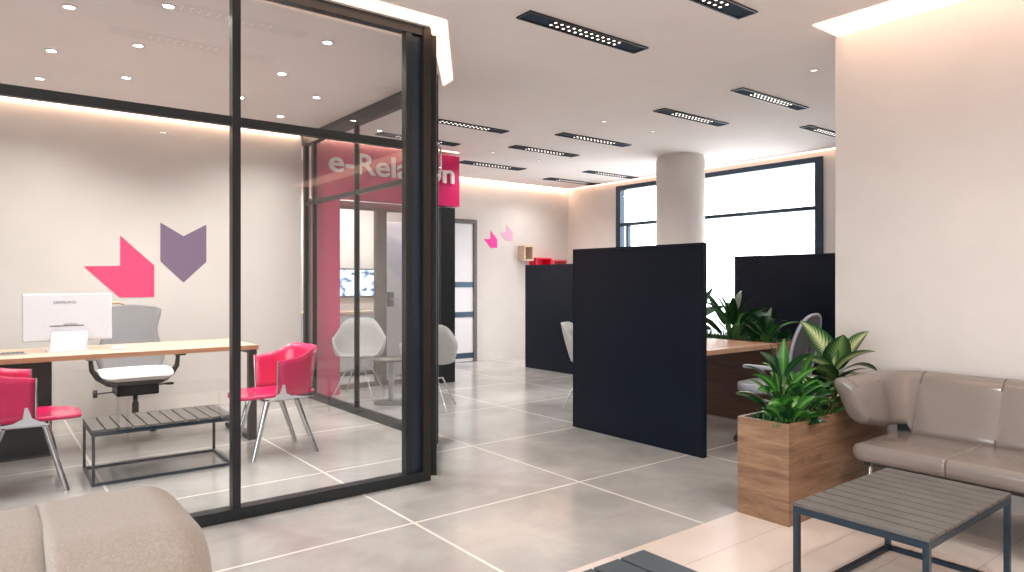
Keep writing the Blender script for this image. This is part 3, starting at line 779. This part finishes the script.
# ------------------------------------------------------------------ fabric sofa (lower left)
fs = thing('fabric_sofa', 'beige woven fabric sofa with thick rounded back, at the lower left', 'sofa', (0, 0, 0))
def thick_back(x0, x1, name, zt, r0, r1, parent, y0, y1, rf, rb):
    """thick upholstered back: rf / rb round the front and rear top edges, r0 / r1 the ends"""
    rings = []; n = 24; z0 = .12
    for i in range(n + 1):
        t = .5 - .5 * cos(pi * i / n); x = x0 + (x1 - x0) * t
        d0, d1 = (x - x0) / r0, (x1 - x) / r1
        k, rr = (d0, r0) if d0 < d1 else (d1, r1)
        ins = rr * (1 - math.sqrt(max(0, 1 - (1 - min(1, k)) ** 2)))
        ya, yb, zz = y0 + ins, y1 - ins, zt - ins; ring = []
        for q in range(9):
            a = RAD(90 * q / 8); ring.append(Vector((x, yb - rb + rb * cos(a), zz - rb + rb * sin(a))))
        for q in range(9):
            a = RAD(90 + 90 * q / 8); ring.append(Vector((x, ya + rf + rf * cos(a), zz - rf + rf * sin(a))))
        for q in range(1, 6): ring.append(Vector((x, ya, zz - rf - (zz - rf - z0) * q / 5)))
        for q in range(0, 5): ring.append(Vector((x, yb, z0 + (zz - rb - z0) * q / 5)))
        rings.append(ring)
    return MB().loft(rings).build(name, M['fabric'], parent)
endb = thick_back(.105, .42, 'back_end', .768, .015, .09, fs, 1.57, 2.13, .11, .16)
thick_back(-.90, .117, 'backrest', .764, .012, .015, fs, 1.578, 2.13, .24, .16)
thick_back(-1.75, -.9005, 'backrest', .762, .09, .012, fs, 1.578, 2.13, .24, .16)
MB().tube([(.14, 1.569, .652), (.2, 1.569, .653), (.3, 1.569, .653), (.335, 1.57, .652), (.37, 1.582, .65), (.395, 1.602, .648)], .003, 6).build('seam', M['fseam'], endb)
for a, b in ((-.88, -.02), (-1.74, -.885)):
    rings = []
    for i in range(9):
        t = i / 8; x = a + (b - a) * t; ins = .04 * (1 - math.sqrt(max(0, 1 - (2 * t - 1) ** 8)))
        rings.append([Vector((x, 1.26 + p, .32 + q)) for p, q in rrect(.62 - 2 * ins, .2 - 2 * ins, .05, 5)])
    MB().loft(rings).build('seat', M['fabric'], fs)
MB().box(-1.7, -.05, .98, 1.9, .10, .2195).build('base', M['dark'], fs)
for x in (-1.6, -.12):
    for y in (1.05, 1.85): MB().tube([(x, y, .1), (x, y, 0)], .018, 10).build('leg', M['chrome'], fs)

# ------------------------------------------------------------------ pink chairs
def pink_chair(label):
    t = thing('visitor_chair', label, 'chair', (0, 0, 0), 0, 'pink visitor chairs in the glass office')
    # seat pan, front toward +x
    def hw(x): return .235 - .035 * sstep(.08, .33, x) - .03 * sstep(-.12, -.24, x)
    rows = []
    for i in range(15):
        u = i / 14; x = -.22 + .55 * u
        row = []
        for k in range(11):
            v = -1 + 2 * k / 10
            z = .445 + .018 * v * v * (1 - .5 * u) + .014 * u - .006 * sstep(.7, 1, u) + .02 * (1 - u) ** 2
            xx = x - .05 * sstep(.75, 1, u) * v * v * v * v * 1.4
            row.append(Vector((xx, v * hw(x), z)))
        rows.append(row)
    MB().loft(rows, False, False).build('seat', M['pink'], t, solid=.024)
    # wrap-round back
    rows = []; n = 28
    for i in range(n + 1):
        s = -1 + 2 * i / n; a = abs(s); sg = 1 if s > 0 else -1
        ang = s * RAD(100)
        # plan: superellipse
        c, sn = cos(ang), sin(ang)
        ex = .62
        x = -.235 * (abs(c) ** ex) * (1 if c > 0 else -1); y = .252 * (abs(sn) ** ex) * (1 if sn > 0 else -1)
        x -= .012 * sstep(.45, 1, a)
        top = .80 - .085 * sstep(.45, 1, a)
        col = []
        for k in range(7):
            w_ = k / 6; z = .455 + (top - .455) * w_
            f = 1 + .10 * w_ * (.35 + .65 * max(0, c))
            col.append(Vector((x * f - .03 * w_ * max(0, c), y * (1 + .10 * w_), z)))
        rows.append(col)
    bk = MB().loft(rows, False, False).build('backrest', M['pink'], t, solid=.012)
    for sg in (-1, 1):
        e = rows[-1] if sg > 0 else rows[0]
        MB().tube([v + Vector((.006, 0.0, 0)) for v in e], .006, 6).build('edge_trim', M['chrome'], bk)
    for sg in (-1, 1):
        y = sg * .25
        poly = [(-.21, .434), (.14, .428), (.10, .446), (.055, .475), (.035, .54), (.02, .54), (.01, .475), (-.04, .449)]
        MB().prism(poly, lambda a, b, s: Vector((a, y + sg * s, b)), .002, .012).build('side_bracket', M['white'], t)
    MB().tube([(.14, -.20, .418), (.14, .20, .418)], .011).tube([(-.15, -.20, .424), (-.15, .20, .424)], .011).tube([(.14, -.2, .418), (-.15, -.2, .424)], .011).tube([(.14, .2, .418), (-.15, .2, .424)], .011).build('under_frame', M['chrome'], t)
    for sx in (-1, 1):
        for sy in (-1, 1):
            x0 = .13 if sx > 0 else -.09
            MB().tube([(x0, sy * .2, .416), (sx * .235, sy * .225, 0)], [.021, .016], 12).build('leg', M['chrome'], t)
    return t
pc = pink_chair('pink tub chair with chrome legs standing right of the mullion by the desk end')
pc.location = (1.785, 5.24, 0); pc.rotation_euler = (0, 0, pi)
dup(pc, (.19, 5.27, 0), 0, 'pink tub chair with chrome legs at the left edge of the photo')

# ------------------------------------------------------------------ office desk
od = thing('executive_desk', 'long pale wood desk with dark frame legs inside the glass office', 'desk', (0, 0, 0))
MB().box(-.75, 1.80, 5.70, 6.50, .740, .776, .002).build('top', [M['oak']], od)
MB().box(-.75, 1.80, 5.6965, 5.6995, .741, .775).box(1.8005, 1.803, 5.70, 6.50, .741, .775).build('edge_band', M['oakedge'], od)
def frame_leg(x, name='leg'):
    MB().box(x - .032, x + .032, 5.72, 5.77, .0, .7395).box(x - .032, x + .032, 5.77, 6.40, 0, .04).box(x - .032, x + .032, 5.77, 6.40, .71, .7395).build(name, M['dark'], od)
frame_leg(1.762)
pd = MB().box(-.55, .42, 6.10, 6.45, .0, .7395, .004).build('pedestal', M['dark'], od)
MB().box(-.54, .41, 6.088, 6.0995, .38, .395).build('drawer_line', M['black'], pd)
# monitor, seen from behind
mo = thing('computer_monitor', 'white all-in-one computer monitor seen from behind on the office desk', 'monitor', (.525, 6.12, .776))
mt = Matrix.Translation((0, 0, .075)) @ Matrix.Rotation(RAD(-6), 4, 'X')
MB().box(-.285, .285, -.02, .022, 0, .355, .012, 3).build('housing', M['white'], mo, mt)
MB().box(-.275, .275, .0225, .0245, .012, .343).build('display', M['black'], mo, mt)
MB().box(-.12, .10, -.0225, -.0205, .108, .114).build('vent_slot', M['ink'], mo, mt)
for bw, bh, bx, bz, nm in ((.145, .02, -.095, .278, 'brand_lettering'), (.09, .010, -.03, .118, 'small_lettering')):
    tm = text_mesh('SAMSUNG', nm, bw, bh, .002, M['ink'], mo, (0, 0, 0), (0, 0, 0))
    tm.data.transform(mt @ Matrix.Translation((bx, -.0203, bz)) @ Matrix.Rotation(RAD(90), 4, 'X'))
MB().prism([(-.125, .0), (.105, .0), (.125, .145), (-.11, .145)], lambda a, b, s: Vector((a, -.075 + b * .33 - s, b)), 0, .012).build('stand_plate', M['white'], mo)
MB().box(-.14, .13, -.09, .12, 0.0, .008, .003).build('stand_base', M['white'], mo)
kb = thing('keyboard', 'slim pale keyboard on the office desk left of the monitor', 'keyboard', (.06, 6.02, .7765), 0)
MB().box(-.2, .2, -.06, .06, 0, .010, .003).build('case', M['greyrim'], kb)
ky = MB()
for i in range(14):
    for j in range(5): ky.box(-.19 + i * .0272, -.19 + i * .0272 + .023, -.052 + j * .021, -.052 + j * .021 + .017, .0101, .013)
ky.build('key_field', M['dark'], kb)
ms = MB()
ms.loft([[Vector((.03 * q * cos(2 * pi * k / 20), .05 * q * sin(2 * pi * k / 20), z)) for k in range(20)] for q, z in ((1, 0), (1.05, .008), (.95, .018), (.7, .026), (.3, .030))])
m_ = ms.build('computer_mouse', M['white']); m_.location = (.83, 5.98, .7765); m_.rotation_euler = (0, 0, 1.2); tag(m_, 'small white mouse on the office desk right of the monitor', 'mouse')

# ------------------------------------------------------------------ swivel office chair behind desk
def star_base(t, r, zc, mat, casters=True, n=5, a0=0.3, tube=.016):
    for k in range(n):
        a = a0 + 2 * pi * k / n
        lg = MB().tube([(0, 0, zc), (cos(a) * r * .5, sin(a) * r * .5, zc - .01), (cos(a) * r, sin(a) * r, zc - .035 if casters else .008)], [tube * 1.2, tube, tube * .7], 8).build('leg', mat, t)
        if casters:
            w = MB(); ux, uy = -sin(a), cos(a)
            for s in (-.022, .006):
                c = Vector((cos(a) * r + ux * s, sin(a) * r + uy * s, .027)); d = Vector((ux, uy, 0)) * .016
                w.tube([c, c + d], .027, 14, False)
            w.build('caster', M['black'], lg)
oc = thing('swivel_chair', 'grey mesh swivel chair with pale seat behind the office desk', 'office chair', (1.09, 6.86, 0), RAD(-90))
# local +x = forward (toward desk, world -Y)
prof = [(.47, .20), (.52, .255), (.58, .275), (.66, .27), (.74, .245), (.80, .228), (.86, .226), (.92, .238), (.98, .258), (1.03, .265), (1.06, .255), (1.078, .22)]
rows = []
for z, hw in prof:
    rows.append([Vector((-.24 - .10 * ((z - .47) / .6) + .045 * (k / 5 - 1) ** 2 * 1.0, hw * (k / 5 - 1), z + (.0 if z < 1.05 else -.02 * (k / 5 - 1) ** 2))) for k in range(11)])
MB().loft(rows, False, False).build('backrest', M['meshback'], oc, solid=.02)
seatr = []
for i in range(11):
    u = i / 10; x = -.24 + .52 * u; hwid = .29 * (1 - .30 * abs(2 * u - 1) ** 4)
    seatr.append([Vector((x, a * hwid / .29, .488 + b * (1 - .55 * (a / .29) ** 2) + .02 * (a / .29) ** 2 - .045 * sstep(.45, 1, u))) for a, b in rrect(.58, .05, .024, 4)])
MB().loft(seatr).build('seat', M['seatpad'], oc)
sh = []
for i in range(9):
    u = i / 8; x = -.23 + .49 * u; hwid = (1 - .35 * abs(2 * u - 1) ** 3)
    sh.append([Vector((x, a * hwid, .437 + b * (1 - .5 * (a / .27) ** 2) + .032 * (a / .27) ** 2 - .04 * sstep(.45, 1, u))) for a, b in rrect(.54, .04, .018, 3)])
MB().loft(sh).build('seat_shell', M['black'], oc)
MB().box(-.13, .15, -.165, .165, .30, .395, .012).build('mechanism', M['black'], oc)
lev = MB().tube([(.05, -.16, .335), (.05, -.30, .33)], .006, 8).build('lever', M['black'], oc)
MB().tube([(.05, -.30, .33), (.05, -.33, .33)], .034, 14).build('knob', M['black'], lev)
MB().tube([(.05, .16, .37), (.05, .25, .37)], .007, 8).box(.03, .07, .24, .30, .36, .38, .004).build('lever', M['black'], oc)
for s in (-1, 1):
    ar = MB().tube([(.02, s * .12, .385), (.02, s * .21, .405), (.02, s * .29, .46), (.02, s * .335, .53), (.02, s * .345, .625)], [.028, .028, .026, .022, .017], 10).build('arm', M['dark'], oc)
    MB().box(-.08, .14, s * .345 - .045, s * .345 + .045, .625, .65, .01).build('arm_pad', M['black'] if s > 0 else M['greyrim'], ar)
MB().tube([(-.16, 0, .38), (-.27, 0, .44), (-.315, 0, .60)], .02, 8).build('back_support', M['black'], oc)
MB().lathe([(.028, .08), (.028, .22), (.02, .222), (.02, .33)], (0, 0, 0), 16).build('gas_lift', M['black'], oc)
star_base(oc, .30, .10, M['black'])
hg = MB().tube([(-.35, -.20, 1.065), (-.36, -.15, 1.095), (-.365, -.09, 1.102), (-.36, -.03, 1.085)], .011, 8).build('coat_bar', M['tan'], oc)

# ------------------------------------------------------------------ tub chairs
def tub_chair(label, loc, rz, cat='chair', mat='tub'):
    t = thing('tub_chair', label, cat, loc, rz, 'grey tub chairs on thin star legs')
    nt, nr = 48, 11; rows = []
    for j in range(nr + 1):
        s = j / nr; ring = []
        for i in range(nt):
            th = 2 * pi * i / nt - pi; a = abs(th)          # 0 = front (+x)
            hgt = .015 + .185 * sstep(RAD(35), RAD(85), a) + .20 * sstep(RAD(100), RAD(160), a)
            if s < .6:
                r = .87 * s / .6; z = .02 * (s / .6) ** 2
            else:
                q = (s - .6) / .4; r = .87 + .13 * sin(q * pi / 2); z = .02 + hgt * q ** 1.25
            c, sn = cos(th), sin(th)
            ring.append(Vector(((.27 * c) * r - (.07 if c < 0 else 0) * abs(c) * max(0, z - .05) * 3, .29 * sn * r * (1 + .15 * max(0, z - .05)), .45 + z)))
        rows.append(ring)
    rows[0] = [Vector((cos(2 * pi * i / nt - pi) * .002, sin(2 * pi * i / nt - pi) * .002, .45)) for i in range(nt)]
    MB().loft(rows, True, False).build('shell', M[mat], t, solid=.018)
    MB().lathe([(.03, .29), (.03, .42), (.09, .432), (.09, .438)], (0, 0, 0), 16).build('stem', M['steel'], t)
    star_base(t, .33, .31, M['steel'], False, 4, .5, .009)
    return t
tub_chair('grey tub chair seen through two glass panes before the magenta pillar', (3.34, 7.07, 0), RAD(-118))
tub_chair('grey tub chair half hidden behind the glass office corner post', (3.60, 6.0, 0), RAD(62))
tub_chair('pale tub chair peeking out left of the large navy screen', (4.95, 4.99, 0), RAD(-60))
rt = thing('round_side_table', 'low round grey table between the two tub chairs behind the glass', 'side table', (3.46, 6.54, 0))
MB().lathe([(.0, .455), (.20, .455), (.205, .47), (.20, .48), (.0, .48)], (0, 0, 0), 36).build('top', M['slat'], rt)
MB().lathe([(.03, .02), (.03, .454)], (0, 0, 0), 18).build('stem', M['steel'], rt)
MB().lathe([(.0, 0), (.185, 0), (.185, .010), (.05, .022), (0, .022)], (0, 0, 0), 36).build('foot_plate', M['slat'], rt)

# ------------------------------------------------------------------ grey swivel chair at the hall desk
gc = thing('swivel_chair', 'grey shell swivel chair behind the planter at the brown desk', 'office chair', (4.97, 2.99, 0), RAD(97))
rings = []; nb = 40
for q in (.02, .25, .5, .72, .88, 1.0):
    ring = []
    for k in range(nb):
        a = 2 * pi * k / nb; sy = abs(cos(a)) ** .8 * (1 if cos(a) > 0 else -1); sz = abs(sin(a)) ** .8 * (1 if sin(a) > 0 else -1)
        yy = .235 * q * sy * (1 - .10 * (sz * q < 0) * abs(sz) * q); zz = .76 + .285 * q * sz
        ring.append(Vector((-.20 - .20 * (zz - .48) + .55 * yy * yy, yy, zz)))
    rings.append(ring)
bk = MB().loft(rings, True, False).build('backrest', M['greyback'], gc, solid=.02)
MB().tube(rings[-1] + rings[-1][:1], .012, 8).build('rim', M['greyrim'], bk)
seatr = []
for i in range(11):
    u = i / 10; x = -.22 + .46 * u; k = (1 - .35 * abs(2 * u - 1) ** 4)
    seatr.append([Vector((x, a * k, .46 + b)) for a, b in rrect(.48, .07, .033, 4)])
MB().loft(seatr).build('seat', M['greyrim'], gc)
for s in (-1, 1):
    ar = MB().tube([(-.1, s * .2, .43), (-.06, s * .27, .5), (-.02, s * .28, .63)], .016, 8).build('arm', M['greyrim'], gc)
    MB().box(-.16, .12, s * .28 - .035, s * .28 + .035, .63, .655, .011, 3).build('arm_pad', M['greyrim'], ar)
MB().lathe([(.03, .09), (.03, .42), (.1, .425)], (0, 0, 0), 16).build('gas_lift', M['black'], gc)
star_base(gc, .29, .10, M['black'])

# ------------------------------------------------------------------ light from outside, camera, look
wd = bpy.data.worlds.new('overcast'); S.world = wd; wd.use_nodes = True
bg = wd.node_tree.nodes['Background']; bg.inputs[1].default_value = 1.0
wn = wd.node_tree; gtc = N(wn, 'ShaderNodeTexCoord'); gsp = N(wn, 'ShaderNodeSeparateXYZ'); wn.links.new(gtc.outputs['Generated'], gsp.inputs[0])
gmr = N(wn, 'ShaderNodeMapRange'); gmr.inputs[1].default_value = -.05; gmr.inputs[2].default_value = .05
wn.links.new(gsp.outputs[2], gmr.inputs[0])
gmx = N(wn, 'ShaderNodeMix', data_type='RGBA'); wn.links.new(gmr.outputs[0], gmx.inputs[0])
gmx.inputs[6].default_value = (4.1, 4.1, 4.2, 1); gmx.inputs[7].default_value = (6.2, 6.4, 6.7, 1)      # lower half kept bright to light the ceiling, overcast sky above
wn.links.new(gmx.outputs[2], bg.inputs[0])
for X_, a0, a1, b0, b1, rz_ in ((WX + .2, wy0, wy1, wz0, wz1, 90), (-4.15, vy0, vy1, vz0, vz1, -90)):
    pl_ = bpy.data.lights.new('window_portal', 'AREA'); pl_.shape = 'RECTANGLE'; pl_.size = a1 - a0; pl_.size_y = b1 - b0
    pl_.cycles.is_portal = True
    po = bpy.data.objects.new('window_portal', pl_); COL.objects.link(po)
    po.location = (X_, (a0 + a1) / 2, (b0 + b1) / 2); po.rotation_euler = (RAD(90), 0, RAD(rz_))

cam = bpy.data.cameras.new('camera'); co = bpy.data.objects.new('camera', cam); COL.objects.link(co)
co.location = (0, 0, 1.3); co.rotation_euler = (RAD(90), 0, RAD(52.1 - 90))
cam.sensor_width = 36; cam.lens = 683 / 1024 * 36; cam.shift_y = -5 / 1024; cam.clip_start = .02
S.camera = co
S.view_settings.view_transform = 'Standard'; S.view_settings.look = 'None'; S.view_settings.gamma = 1
S.view_settings.use_curve_mapping = False
S.view_settings.exposure = 0.36
S.cycles.max_bounces = 10; S.cycles.transparent_max_bounces = 24; S.cycles.diffuse_bounces = 5
S.cycles.caustics_reflective = False; S.cycles.caustics_refractive = False
S.cycles.sample_clamp_indirect = 4
